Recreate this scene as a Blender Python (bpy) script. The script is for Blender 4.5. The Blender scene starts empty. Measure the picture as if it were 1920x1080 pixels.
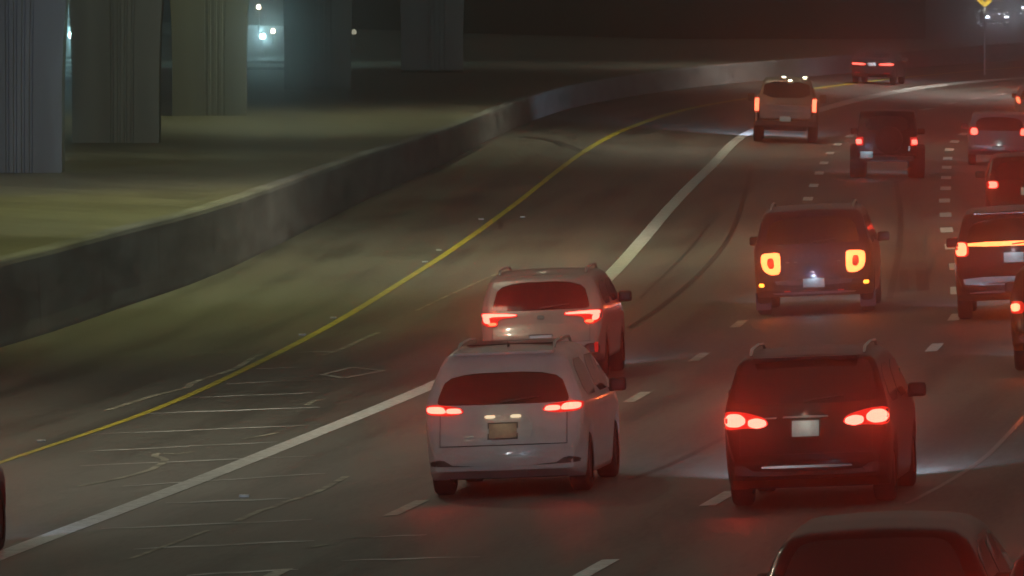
import bpy, bmesh, math, random
from mathutils import Vector, Matrix
from mathutils.bvhtree import BVHTree
random.seed(7)
S = bpy.context.scene
COL = S.collection
# ------------------------------------------------------------ camera, world, exposure
F, HZ, CH = 18850.0, -125.0, 6.5            # focal length (px of a 1920 frame), horizon row, camera height
TP = (540 - HZ) / F
PITCH = math.atan(TP)
cam_d = bpy.data.cameras.new("camera"); cam = bpy.data.objects.new("camera", cam_d); COL.objects.link(cam)
cam_d.sensor_width = 36; cam_d.lens = F / 1920 * 36
cam_d.clip_start = 1; cam_d.clip_end = 6000
cam.location = (0, 0, CH); cam.rotation_euler = (math.radians(90) - PITCH, 0, 0)
S.camera = cam
S.view_settings.view_transform = 'Standard'; S.view_settings.look = 'None'
S.view_settings.exposure = 0; S.view_settings.gamma = 1
W = bpy.data.worlds.new("World"); S.world = W; W.use_nodes = True
bg = W.node_tree.nodes['Background']
bg.inputs[0].default_value = (0.110, 0.119, 0.096, 1)      # night sky lit by the town
bg.inputs[1].default_value = 1.0
S.cycles.use_denoising = True
S.cycles.max_bounces = 5; S.cycles.diffuse_bounces = 2; S.cycles.glossy_bounces = 3; S.cycles.volume_bounces = 0
S.cycles.transparent_max_bounces = 6
S.cycles.sample_clamp_indirect = 3.0
HAZE_DENSITY, HAZE_G = 0.0033, 0.988

def lamp(name, kind, loc, power, color, radius=0.2, target=None, cone=90, blend=1.0, parent=None):
    d = bpy.data.lights.new(name, kind); d.energy = power; d.color = color
    d.shadow_soft_size = radius
    if kind == 'SPOT': d.spot_size = math.radians(cone); d.spot_blend = blend
    o = bpy.data.objects.new(name, d); COL.objects.link(o); o.location = loc
    if target is not None:
        o.rotation_euler = (Vector(target) - Vector(loc)).to_track_quat('-Z', 'Y').to_euler()
    if parent: o.parent = parent
    return o
# ------------------------------------------------------------ ground maths
def lerp_pts(pts, t):
    if t <= pts[0][0]:
        a, b = pts[0], pts[1]
    elif t >= pts[-1][0]:
        a, b = pts[-2], pts[-1]
    else:
        for a, b in zip(pts, pts[1:]):
            if t <= b[0]: break
    return a[1] + (b[1] - a[1]) * (t - a[0]) / (b[0] - a[0])
def sst(a, b, t):
    t = max(0, min(1, (t - a) / (b - a))); return t * t * (3 - 2 * t)
X0 = [(60, -6), (106, -1.5), (146, 1.5), (240, 6.5), (330, 11), (371, 15), (422, 20), (470, 28), (600, 50)]
def gz(x, y):
    c = 0.042 - 0.070 * sst(170, 320, y)
    u = max(-9, min(9, x - lerp_pts(X0, y)))
    return c * u * (1 - sst(470, 560, y))
def at(px, py, z=None):
    u, v = px - 960, py - 540
    cp, sp = math.cos(PITCH), math.sin(PITCH)
    d = Vector((u, F * cp - v * sp, -F * sp - v * cp))
    zz = 0 if z is None else z
    for _ in range(12):
        t = (CH - zz) / -d.z
        p = Vector((0, 0, CH)) + d * t
        if z is not None: break
        zz = gz(p.x, p.y)
    return p
def spline(pts, step=1.5):
    """Catmull-Rom through 3D points."""
    P = [Vector(p) for p in pts]; P = [2 * P[0] - P[1]] + P + [2 * P[-1] - P[-2]]
    out = []
    for i in range(1, len(P) - 2):
        a, b, c, d = P[i - 1:i + 3]
        n = max(2, int((c - b).length / step))
        for k in range(n):
            t = k / n
            out.append(0.5 * ((2 * b) + (c - a) * t + (2 * a - 5 * b + 4 * c - d) * t * t + (3 * b - a - 3 * c + d) * t ** 3))
    out.append(P[-2]); return out
def path_x(pts):
    return [(p.y, p.x) for p in pts]
# ------------------------------------------------------------ materials
M = {}
def mat(name, col=(.5, .5, .5), rough=.6, metal=0, emit=None, estr=0, coat=0, spec=.5, noise=0, nscale=8, bump=0, stretch=None):
    m = bpy.data.materials.new(name); m.use_nodes = True
    nt = m.node_tree; b = nt.nodes['Principled BSDF']
    b.inputs['Base Color'].default_value = (*col, 1); b.inputs['Roughness'].default_value = rough
    b.inputs['Metallic'].default_value = metal; b.inputs['Specular IOR Level'].default_value = spec
    if coat: b.inputs['Coat Weight'].default_value = coat; b.inputs['Coat Roughness'].default_value = .07
    if emit: b.inputs['Emission Color'].default_value = (*emit, 1); b.inputs['Emission Strength'].default_value = estr
    if noise or bump:
        tc = nt.nodes.new('ShaderNodeTexCoord'); mp = nt.nodes.new('ShaderNodeMapping')
        if stretch: mp.inputs['Scale'].default_value = stretch
        n = nt.nodes.new('ShaderNodeTexNoise'); n.inputs['Scale'].default_value = nscale; n.inputs['Detail'].default_value = 8
        nt.links.new(tc.outputs['Object'], mp.inputs[0]); nt.links.new(mp.outputs[0], n.inputs['Vector'])
        if noise:
            r = nt.nodes.new('ShaderNodeValToRGB')
            r.color_ramp.elements[0].position = .3; r.color_ramp.elements[1].position = .7
            r.color_ramp.elements[0].color = (*[c * (1 - noise) for c in col], 1)
            r.color_ramp.elements[1].color = (*[min(1, c * (1 + noise)) for c in col], 1)
            nt.links.new(n.outputs[0], r.inputs[0]); nt.links.new(r.outputs[0], b.inputs['Base Color'])
        if bump:
            bp = nt.nodes.new('ShaderNodeBump'); bp.inputs['Strength'].default_value = bump
            nt.links.new(n.outputs[0], bp.inputs['Height']); nt.links.new(bp.outputs[0], b.inputs['Normal'])
    M[name] = m; return m
def paint(name, col, metal=.4, rough=.32, coat=.35): return mat(name, col, rough, metal, coat=coat, spec=.3 if coat > .3 else .12, noise=.10, nscale=3)
paint('paint_white', (.52, .51, .50), 0)
paint('paint_cream', (.25, .21, .18), .1)
paint('paint_tan', (.11, .095, .072), .2)
paint('paint_silver', (.22, .23, .26), .5)
paint('paint_black', (.008, .008, .010), 0, .3, .10)
paint('paint_navy', (.012, .014, .030), .1, .3, .22)
paint('paint_grey', (.022, .022, .028), .2, .3, .25)
paint('paint_maroon', (.25, .02, .05), .3)
mat('paint_silver_bright', (.60, .64, .72), .35, .2, noise=.1, nscale=4)
mat('glass', (.008, .008, .009), .10, 0, spec=.5, noise=.2, nscale=2)
mat('trim', (.018, .018, .018), .55, noise=.25, nscale=12)
mat('rubber', (.008, .008, .008), .85, noise=.3, nscale=20)
mat('rim_metal', (.25, .25, .27), .35, .9, noise=.15, nscale=9)
mat('chrome', (.65, .65, .66), .15, 1, noise=.05, nscale=5)
mat('plate', (.60, .66, .68), .45, noise=.06, nscale=30)
mat('plate_dim', (.34, .28, .20), .7, noise=.25, nscale=14)
mat('glowing_reflector', (.45, .01, .008), .3, emit=(1, .02, .02), estr=.35, noise=.1, nscale=30)  # passive part given a faint red glow of its own
RED = (1, .125, .085)
mat('lamp_lens', (.35, .01, .008), .2, emit=(1, .016, .008), estr=.75, noise=.1, nscale=30)
mat('lamp_core', (.5, .1, .1), .3, emit=RED, estr=7)
mat('lamp_core_dim', (.5, .1, .1), .3, emit=(1, .06, .02), estr=8)
mat('lamp_ring', (.5, .1, .1), .3, emit=(1, .19, .045), estr=6.5)
mat('amber', (.5, .2, .03), .3, emit=(1, .3, .03), estr=6)
mat('headlamp', (.7, .7, .7), .2, emit=(.85, .92, 1), estr=6)
mat('headlamp_bright', (.7, .7, .7), .2, emit=(.80, .85, 1), estr=40)
mat('plate_lamp_glass', (.7, .7, .6), .2, emit=(1, .75, .45), estr=1.1)
mat('flap_grey', (.07, .07, .10), .7, noise=.2, nscale=9)
mat('cyan_lamp', (.7, .8, .8), .3, emit=(.55, .95, 1), estr=60)
mat('warm_lamp', (.8, .8, .6), .3, emit=(1, .9, .6), estr=25)
mat('pale_lamp', (.6, .6, .5), .3, emit=(1, .95, .7), estr=1.2)
mat('steel', (.2, .2, .2), .5, .7, noise=.2, nscale=6)
mat('sign_yellow', (.75, .50, .01), .5, noise=.08, nscale=10)
mat('sign_black', (.01, .01, .01), .6, noise=.1, nscale=10)
mat('line_white', (.82, .82, .80), .55, noise=.35, nscale=9, bump=.1)
mat('line_bright', (.95, .95, .95), .4, noise=.06, nscale=9)
mat('line_worn', (.50, .48, .42), .6, noise=.45, nscale=7, bump=.1)
mat('line_yellow', (.58, .48, .04), .55, noise=.40, nscale=6, bump=.1)
mat('joint_light', (.80, .78, .58), .6, noise=.85, nscale=1.3)
mat('crack_seal', (.40, .38, .30), .6, noise=.8, nscale=2)
mat('streak_polished', (.13, .11, .10), .3, noise=.4, nscale=4)  # surface of the strip that imitates a reflected streak
mat('tar', (.022, .020, .018), .6, noise=.4, nscale=4)

def road_material(name, base, track):
    m = bpy.data.materials.new(name); m.use_nodes = True; nt = m.node_tree; b = nt.nodes['Principled BSDF']
    L = nt.links.new; N = nt.nodes.new
    uv = N('ShaderNodeUVMap'); uv.uv_map = 'lane'
    sx = N('ShaderNodeSeparateXYZ'); L(uv.outputs[0], sx.inputs[0])
    # wheel tracks: lane width 3.1 m, two tracks a lane
    md = N('ShaderNodeMath'); md.operation = 'MULTIPLY'; md.inputs[1].default_value = 2 * math.pi / 1.55
    L(sx.outputs[0], md.inputs[0])
    sn = N('ShaderNodeMath'); sn.operation = 'SINE'; L(md.outputs[0], sn.inputs[0])
    mp = N('ShaderNodeMapping'); mp.inputs['Scale'].default_value = (1.6, .05, 1); L(uv.outputs[0], mp.inputs[0])
    n1 = N('ShaderNodeTexNoise'); n1.inputs['Scale'].default_value = 1; n1.inputs['Detail'].default_value = 10; L(mp.outputs[0], n1.inputs['Vector'])
    mp2 = N('ShaderNodeMapping'); mp2.inputs['Scale'].default_value = (.35, .12, 1); L(uv.outputs[0], mp2.inputs[0])
    n2 = N('ShaderNodeTexNoise'); n2.inputs['Scale'].default_value = 1; n2.inputs['Detail'].default_value = 6; L(mp2.outputs[0], n2.inputs['Vector'])
    mp3 = N('ShaderNodeMapping'); mp3.inputs['Scale'].default_value = (14, 1.6, 1); L(uv.outputs[0], mp3.inputs[0])
    n3 = N('ShaderNodeTexNoise'); n3.inputs['Scale'].default_value = 1; n3.inputs['Detail'].default_value = 4; L(mp3.outputs[0], n3.inputs['Vector'])
    a1 = N('ShaderNodeMath'); a1.operation = 'MULTIPLY_ADD'; a1.inputs[1].default_value = .10 * track; a1.inputs[2].default_value = 0; L(sn.outputs[0], a1.inputs[0])
    a2 = N('ShaderNodeMath'); a2.operation = 'ADD'; L(a1.outputs[0], a2.inputs[0]); L(n1.outputs[0], a2.inputs[1])
    a3 = N('ShaderNodeMath'); a3.operation = 'MULTIPLY_ADD'; a3.inputs[1].default_value = .9; L(n2.outputs[0], a3.inputs[0]); L(a2.outputs[0], a3.inputs[2])
    a4 = N('ShaderNodeMath'); a4.operation = 'MULTIPLY_ADD'; a4.inputs[1].default_value = .75; L(n3.outputs[0], a4.inputs[0]); L(a3.outputs[0], a4.inputs[2])
    r = N('ShaderNodeValToRGB'); L(a4.outputs[0], r.inputs[0])
    r.color_ramp.elements[0].position = .80; r.color_ramp.elements[1].position = 1.0
    r.color_ramp.elements[0].position = .75
    r.color_ramp.elements[0].color = (*[c * (.38 if track else .60) for c in base], 1); r.color_ramp.elements[1].color = (*base, 1)
    e = r.color_ramp.elements.new(.9); e.color = (*[c * .78 for c in base], 1)
    mm = N('ShaderNodeMath'); mm.operation = 'MULTIPLY'; mm.inputs[1].default_value = .70; L(a4.outputs[0], mm.inputs[0]); L(mm.outputs[0], r.inputs[0])
    L(r.outputs[0], b.inputs['Base Color'])
    rr = N('ShaderNodeMapRange'); rr.inputs[3].default_value = .42; rr.inputs[4].default_value = .70; L(n2.outputs[0], rr.inputs[0]); L(rr.outputs[0], b.inputs['Roughness'])
    bp = N('ShaderNodeBump'); bp.inputs['Strength'].default_value = .25; bp.inputs['Distance'].default_value = .02
    L(n3.outputs[0], bp.inputs['Height']); L(bp.outputs[0], b.inputs['Normal'])
    M[name] = m
road_material('road_concrete', (.136, .132, .118), 1)
road_material('plaza_concrete', (.21, .20, .15), 0)
mat('barrier_concrete', (.27, .27, .27), .8, noise=.32, nscale=1.1, bump=.2, stretch=(1, .25, 1.6))
mat('column_concrete', (.20, .20, .16), .8, noise=.25, nscale=1.2, bump=.2, stretch=(1, 1, .12))
mat('wall_concrete', (.16, .15, .11), .85, noise=.3, nscale=.5, bump=.2, stretch=(1, 1, .3))
mat('soil', (.10, .09, .07), .9, noise=.3, nscale=.3)
# ------------------------------------------------------------ object helpers
def link(name, verts, faces, m, parent=None, smooth=False, loc=None):
    me = bpy.data.meshes.new(name); me.from_pydata([tuple(v) for v in verts], [], faces)
    bm = bmesh.new(); bm.from_mesh(me); bmesh.ops.recalc_face_normals(bm, faces=bm.faces)
    bm.to_mesh(me); bm.free()
    me.materials.append(M[m]); me.update()
    if smooth:
        for p in me.polygons: p.use_smooth = True
    o = bpy.data.objects.new(name, me); COL.objects.link(o)
    if parent: o.parent = parent
    if loc: o.location = loc
    return o
def tag(o, label=None, cat=None, group=None, kind=None):
    if label: o['label'] = label
    if cat: o['category'] = cat
    if group: o['group'] = group
    if kind: o['kind'] = kind
    return o
def empty(name, loc=(0, 0, 0), rot=(0, 0, 0)):
    o = bpy.data.objects.new(name, None); COL.objects.link(o); o.location = loc; o.rotation_euler = rot; o.empty_display_size = .3
    return o
class MB:
    def __init__(s): s.v = []; s.f = []
    def add(s, v, f):
        n = len(s.v); s.v += [Vector(p) for p in v]; s.f += [tuple(i + n for i in q) for q in f]
    def box(s, c, d, bev=0.0, rz=0, taper=1.0):
        bm = bmesh.new(); bmesh.ops.create_cube(bm, size=1)
        for v in bm.verts:
            k = taper if v.co.z > 0 else 1
            v.co = Vector((v.co.x * d[0] * k, v.co.y * d[1] * k, v.co.z * d[2]))
        if bev: bmesh.ops.bevel(bm, geom=bm.edges[:], offset=bev, segments=2, affect='EDGES', profile=.6)
        R = Matrix.Rotation(rz, 3, 'Z')
        bm.verts.index_update()
        s.add([R @ v.co + Vector(c) for v in bm.verts], [[v.index for v in f.verts] for f in bm.faces]); bm.free()
    def lathe(s, prof, c=(0, 0, 0), axis='Z', n=24):
        v, f = [], []
        for (r, h) in prof:
            for k in range(n):
                a = 2 * math.pi * k / n
                p = (r * math.cos(a), r * math.sin(a), h)
                if axis == 'X': p = (h, p[0], p[1])
                if axis == 'Y': p = (p[0], h, p[1])
                v.append(Vector(p) + Vector(c))
        for i in range(len(prof) - 1):
            for k in range(n):
                k2 = (k + 1) % n
                f.append((i * n + k, i * n + k2, (i + 1) * n + k2, (i + 1) * n + k))
        s.add(v, f)
    def tube(s, pts, r, n=8):
        pts = [Vector(p) for p in pts]; v, f = [], []
        for i, p in enumerate(pts):
            d = (pts[min(i + 1, len(pts) - 1)] - pts[max(i - 1, 0)]).normalized()
            a = d.orthogonal().normalized() if abs(d.z) < .9 else Vector((1, 0, 0)); b = d.cross(a).normalized(); a = b.cross(d)
            for k in range(n):
                t = 2 * math.pi * k / n; v.append(p + a * r * math.cos(t) + b * r * math.sin(t))
        for i in range(len(pts) - 1):
            for k in range(n):
                k2 = (k + 1) % n; f.append((i * n + k, i * n + k2, (i + 1) * n + k2, (i + 1) * n + k))
        f.append(tuple(range(n))); f.append(tuple(range((len(pts) - 1) * n, len(pts) * n)))
        s.add(v, f)
    def build(s, name, m, parent=None, smooth=False): return link(name, s.v, s.f, m, parent, smooth)
def ribbon(path, w, lift=.006, w2=None):
    """flat strip laid on the road surface along a path of 3D points"""
    mb = MB(); v, f = [], []
    n = len(path)
    for i, p in enumerate(path):
        d = path[min(i + 1, n - 1)] - path[max(i - 1, 0)]; d.z = 0; d.normalize()
        s = Vector((d.y, -d.x, 0)); ww = w(p.y) if callable(w) else w
        if w2 is not None: ww = w + (w2 - w) * i / (n - 1)
        for e in (-1, 1):
            q = p + s * e * ww / 2; q.z = gz(q.x, q.y) + lift; v.append(q)
    for i in range(n - 1): f.append((2 * i, 2 * i + 1, 2 * i + 3, 2 * i + 2))
    mb.add(v, f); return mb
# ------------------------------------------------------------ setting: paths measured along the road
P_white = [(20 - 500, 1035 + 195), (20, 1035), (430, 878), (830, 714), (985, 630), (1130, 530), (1260, 385), (1330, 315), (1408, 247), (1545, 204), (1640, 180), (1760, 160), (1920, 146), (2100, 137)]
P_yellow = [(-500, 1040), (0, 868), (280, 772), (465, 690), (620, 610), (760, 525), (860, 460), (970, 380), (1090, 288), (1180, 240), (1280, 207), (1405, 184), (1590, 158), (1740, 141), (1920, 126), (2100, 118)]
P_barrier = [(-700, 850), (0, 652), (240, 573), (430, 503), (700, 368), (830, 308), (1010, 222), (1130, 190), (1300, 164), (1450, 149), (1600, 136), (1750, 124), (1920, 113), (2150, 103)]
W3 = spline([at(*p) for p in P_white]); Y3 = spline([at(*p) for p in P_yellow]); B3 = spline([at(*p) for p in P_barrier], 2)
XW, XY, XB = path_x(W3), path_x(Y3), path_x(B3)
PL = 1.0                                           # level of the paved ground behind the barrier
# road
def sheet(name, rows, m, kind='structure'):
    nv = len(rows[0][1]); v = [p for _, r in rows for p, _ in r]; f = []
    for i in range(len(rows) - 1):
        for j in range(nv - 1): f.append((i * nv + j, i * nv + j + 1, (i + 1) * nv + j + 1, (i + 1) * nv + j))
    me = bpy.data.meshes.new(name); me.from_pydata([tuple(p) for p in v], [], f)
    uvs = [u for _, r in rows for _, u in r]
    ul = me.uv_layers.new(name='lane')
    for lp in me.loops: ul.data[lp.index].uv = uvs[lp.vertex_index]
    me.materials.append(M[m]); o = bpy.data.objects.new(name, me); COL.objects.link(o)
    for p in me.polygons: p.use_smooth = True
    return tag(o, kind=kind)
rows = []
y = 55.0
while y < 560:
    xb = lerp_pts(XB, y); xw = lerp_pts(XW, y); r = []
    cols = [xb - .25, xb + 1] + [xb + (xw - xb) * t for t in (.4, .6, .8, 1)] + [xw + d for d in (1.5, 3, 5, 7, 9, 12, 15, 20, 26, 34, 44)]
    for x in cols: r.append((Vector((x, y, gz(x, y))), (x - xw, y)))
    rows.append((y, r)); y += 3
sheet('road', rows, 'road_concrete')
rows = []
y = 90.0
while y < 640:
    xb = min(lerp_pts(XB, min(y, 520)), 30) if y < 500 else min(lerp_pts(XB, 500), 22)
    rows.append((y, [(Vector((x, y, PL)), (x * .6 + y * .35, x * 4 + y * .3)) for x in (-120, -60, -40, -30, -22, -16, -12, -9) if x < xb - 1.2] ))
    n = 8 - len(rows[-1][1])
    rows[-1][1].extend([(Vector((xb - .42 - (1.0 if k < n else 0) * 0, y, PL)), ((xb - .42) * .6 + y * .35, (xb - .42) * 4 + y * .3)) for k in range(n + 1)])
    y += 5
sheet('paved_ground', rows, 'plaza_concrete')
g = MB(); g.add([(-3000, -50, -.75), (3000, -50, -.75), (3000, 5000, -.75), (-3000, 5000, -.75)], [(0, 1, 2, 3)])
tag(g.build('ground', 'soil'), kind='structure')
# opposite carriageway far behind the barrier
g = MB(); g.add([(18, 562, -.02), (95, 562, -.02), (140, 1400, -.02), (30, 1400, -.02)], [(0, 1, 2, 3)])
tag(g.build('opposite_road', 'soil'), kind='structure')
# barrier: swept profile
def barrier():
    prof = [(0, -.3), (0, .06), (-.02, .30), (-.06, .95), (-.08, 1.02), (-.12, 1.05), (-.38, 1.05), (-.42, 1.02), (-.42, -.3)]
    v, f = [], []; n = len(prof)
    pts = [p for p in B3 if 80 < p.y < 540]
    for i, p in enumerate(pts):
        d = pts[min(i + 1, len(pts) - 1)] - pts[max(i - 1, 0)]; d.z = 0; d.normalize(); s = Vector((d.y, -d.x, 0))
        gzb = gz(p.x, p.y)
        for (o, h) in prof:
            z = gzb + h if h < .5 else PL + (h - 1.02) + .02
            v.append(p + s * o + Vector((0, 0, z - p.z)))
    for i in range(len(pts) - 1):
        for k in range(n - 1): f.append((i * n + k, i * n + k + 1, (i + 1) * n + k + 1, (i + 1) * n + k))
    f.append(tuple(range(n))); f.append(tuple(range((len(pts) - 1) * n, len(pts) * n)))
    o = link('concrete_barrier', v, f, 'barrier_concrete')
    tag(o, 'long curving grey concrete barrier wall along the left shoulder', 'barrier')
    # dark joints between the cast lengths
    for i in range(4, len(pts) - 4, 5):
        p = pts[i]; d = (pts[i + 1] - pts[i - 1]); d.z = 0; d.normalize(); s = Vector((d.y, -d.x, 0)); gb = gz(p.x, p.y)
        q = [p + s * (a + .012) + Vector((0, 0, z - p.z)) for a, z in ((0, gb + .06), (-.02, gb + .30), (-.06, .93))]
        j = MB()
        for e in (q[:2], q[1:]):
            j.add([e[0] - d * .014, e[0] + d * .014, e[1] + d * .014, e[1] - d * .014], [(0, 1, 2, 3)])
        j.build('joint', 'tar', o)
barrier()
# ------------------------------------------------------------ road markings
def mark(name, mb, m): return tag(mb.build(name, m), kind='structure')
mark('solid_white_line', ribbon(W3, lambda y: .31 + .5 * sst(300, 430, y)), 'line_white')
mark('yellow_edge_line', ribbon(Y3, lambda y: .10 + .06 * sst(118, 165, y) + .22 * sst(260, 430, y)), 'line_yellow')
def dashes(name, px, m='line_white', w=.16, L=3.0):
    mb = MB(); c = [at(*p) for p in px]
    for i, p in enumerate(c):
        d = (c[min(i + 1, len(c) - 1)] - c[max(i - 1, 0)]); d.z = 0; d.normalize()
        r = ribbon([p - d * L / 2, p, p + d * L / 2], w, .007); mb.add(r.v, r.f)
    return mark(name, mb, m)
dashes('lane_dashes', [(500, 1085), (762, 953), (1000, 846), (1195, 745), (1311, 670), (1385, 608)], 'line_worn', .17)
dashes('lane_dashes', [(1440, 530), (1478, 470), (1494, 432), (1505, 400), (1515, 373), (1526, 348), (1536, 325), (1545, 305.7), (1556, 287.5), (1571, 270.7), (1593, 255.5), (1617, 243)], 'line_bright', .24, 3.4)
dashes('lane_dashes', [(1660, 226), (1695, 215), (1737, 205), (1783, 194), (1829, 185), (1877, 177), (1925, 170)], 'line_white', .30, 4.5)
dashes('lane_dashes', [(1115, 1067), (1350, 935), (1520, 835), (1660, 735), (1752, 652), (1791, 595)], 'line_white', .19, 2.9)
dashes('lane_dashes', [(1796, 545), (1793, 500), (1784, 463), (1775, 431.5), (1773, 403), (1771, 376.5), (1773, 353.5), (1774, 333.5), (1775, 314), (1777, 297), (1780, 281), (1790, 265.7), (1806, 251.5), (1832, 240), (1862, 229)], 'line_bright', .27, 3.9)
# HOV diamond
dm = [at(605, 703), at(660, 689.5), at(719, 696), at(645, 710)]
mb = MB(); dd = dm + [dm[0]]
for a, b in zip(dd, dd[1:]):
    r = ribbon([a, (a + b) / 2, b], .11, .008); mb.add(r.v, r.f)
mark('lane_diamond_marking', mb, 'line_worn')
# pale transverse slab joints and wandering crack repairs in the near lanes
mb = MB()
for (x1, y1, x2, y2, w) in [(550, 661, 640, 659, .05), (480, 692, 620, 687, .06), (425, 720, 625, 712, .06), (355, 746, 620, 736, .07), (275, 776, 600, 764, .08), (170, 815, 600, 797, .07),
                         (145, 848, 520, 829, .06), (150, 874, 590, 855, .07), (230, 912, 610, 888, .07), (310, 944, 545, 935, .09), (190, 992, 585, 975, .07),
                         (250, 1030, 590, 1014, .08), (350, 1079, 560, 1068, .08), (640, 1052, 900, 1044, .05), (640, 1010, 800, 1003, .04)]:
    a, b = at(x1, y1), at(x2, y2); v = []
    n = 14; pts = [a.lerp(b, k / n) + Vector((0, .05 * math.sin(k * .9 + x1), 0)) for k in range(n + 1)]
    v = []
    for k, p in enumerate(pts):
        t = 1 - abs(2 * k / n - 1) ** 3
        ww = w * (.35 + .65 * t) * 3.6
        for e in (-1, 1):
            q = p + Vector((0, e * ww / 2, 0)); q.z = gz(q.x, q.y) + .005; v.append(q)
    mb.add(v, [(2 * i, 2 * i + 1, 2 * i + 3, 2 * i + 2) for i in range(n)])
mark('pavement_joints', mb, 'joint_light')
mb = MB()
def crack(pxs, w):
    r = ribbon(spline([at(*p) for p in pxs], .8), w, .0055); mb.add(r.v, r.f)
crack([(150, 912), (225, 897), (285, 880), (310, 862), (290, 856), (300, 850), (330, 852), (362, 847)], .10)
crack([(445, 977), (490, 957), (512, 952), (530, 943), (590, 925), (650, 893)], .10)
crack([(245, 1048), (300, 1028), (390, 995)], .07)
crack([(605, 667), (640, 655), (690, 632), (710, 624)], .10)
crack([(780, 583), (850, 550), (935, 512)], .07)
crack([(200, 770), (290, 742), (350, 728), (357, 720), (400, 705), (440, 692), (480, 668), (503, 663)], .12)
crack([(575, 760), (590, 752), (608, 750)], .10)
crack([(455, 824), (490, 818), (520, 812)], .09)
crack([(580, 1028), (610, 1022)], .09)
mark('crack_repairs', mb, 'crack_seal')
mb = MB()
crack([(1180, 615), (1240, 575), (1320, 505), (1370, 440), (1395, 370), (1408, 320)], .12)
crack([(1180, 900), (1260, 870), (1360, 820)], .10)
crack([(1668, 560), (1685, 470), (1688, 400), (1680, 340)], .12)
crack([(980, 258), (1030, 262), (1080, 280), (1120, 290)], .4)
crack([(936, 430), (940, 422), (935, 415)], .1)
crack([(1330, 420), (1290, 470), (1200, 560)], .06)
crack([(1694, 508), (1696, 545)], .16)
crack([(1728, 508), (1731, 545)], .22)
mark('tar_seams', mb, 'tar')
mb = MB()
crack([(1700, 945), (1745, 922), (1800, 890), (1850, 855), (1890, 815), (1925, 778), (1960, 740)], .07)
mark('red_streak_strip', mb, 'streak_polished')  # narrow strip standing in for a red reflection on the road
# reflective lane studs
for i, p in enumerate([(625, 597), (567, 629), (823, 470), (797, 492), (902, 412), (980, 408), (458, 932), (77, 829)]):
    b = MB(); q = at(*p); b.box((q.x, q.y, q.z + .015), (.12, .14, .03), .008)
    tag(b.build('lane_stud', 'line_white'), kind='structure')
# ------------------------------------------------------------ bridge columns and deck
def column(px0, px1, py, label, D=None):
    a, b = at(px0, py, PL), at(px1, py, PL); w = b.x - a.x; cx = (a.x + b.x) / 2; cy = a.y + .8
    o = empty('bridge_column', (cx, cy, PL)); tag(o, label, 'column', 'concrete columns under the bridge')
    v, f = [], []
    # outline with a recessed, ribbed middle panel on the faces towards the road
    hw, hd = w / 2, .8
    out = [(-hw, -hd)]
    k = hw * .15; n = 4; step = (hw * .62) / n
    x = k - hw * .02
    x0 = -hw * .12
    out.append((x0, -hd))
    for i in range(n):
        xa = x0 + i * step
        out += [(xa + .02, -hd + .05), (xa + .07, -hd + .05), (xa + .09, -hd), (xa + step, -hd)]
    out += [(hw, -hd), (hw, hd), (-hw, hd)]
    levels = [(0, 1, 1), (1.6, 1, 1), (3.0, 1.03, 1.0), (4.5, 1.12, 1.05), (6.0, 1.25, 1.1), (9.0, 1.4, 1.2), (13.0, 1.7, 1.3), (14.05, 1.8, 1.3)]
    m = len(out)
    for (z, sx, sy) in levels:
        for (xx, yy) in out: v.append((xx * sx, yy * sy, z))
    for i in range(len(levels) - 1):
        for j in range(m):
            j2 = (j + 1) % m; f.append((i * m + j, i * m + j2, (i + 1) * m + j2, (i + 1) * m + j))
    f.append(tuple(range(m))); f.append(tuple(range((len(levels) - 1) * m, len(levels) * m)))
    link('shaft', v, f, 'column_concrete', o)
    return o
cols = [column(-73, 116, 324, 'nearest fluted concrete column at the left picture edge'),
        column(135, 298, 268, 'second fluted concrete column from the left edge'),
        column(323, 461, 217, 'third concrete column, just left of the bright gap with the lamp'),
        column(533, 657, 168, 'fourth concrete column, right of the bright gap, flaring at top'),
        column(752, 868, 136, 'fifth dim concrete column flaring towards the top'),
        ]
dk = MB(); v = []; f = []
cc = [(c.location.x, c.location.y) for c in cols]
cc = [(cc[0][0] - 1.5, cc[0][1] - 70)] + cc + [(cc[-1][0] + 5, cc[-1][1] + 60)]
for (x, yy) in cc:
    for (dx, z) in ((-8, 15.0), (4.2, 15.0), (5.2, 15.8), (5.2, 17.2), (-9, 17.2), (-9, 15.8)): v.append((x + dx, yy, z))
for i in range(len(cc) - 1):
    for j in range(6):
        j2 = (j + 1) % 6; f.append((i * 6 + j, i * 6 + j2, (i + 1) * 6 + j2, (i + 1) * 6 + j))
f.append(tuple(range(6))); f.append(tuple(range(len(v) - 6, len(v))))
o = link('bridge_deck', v, f, 'wall_concrete'); tag(o, 'concrete bridge deck carried by the row of columns', 'bridge')
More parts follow.
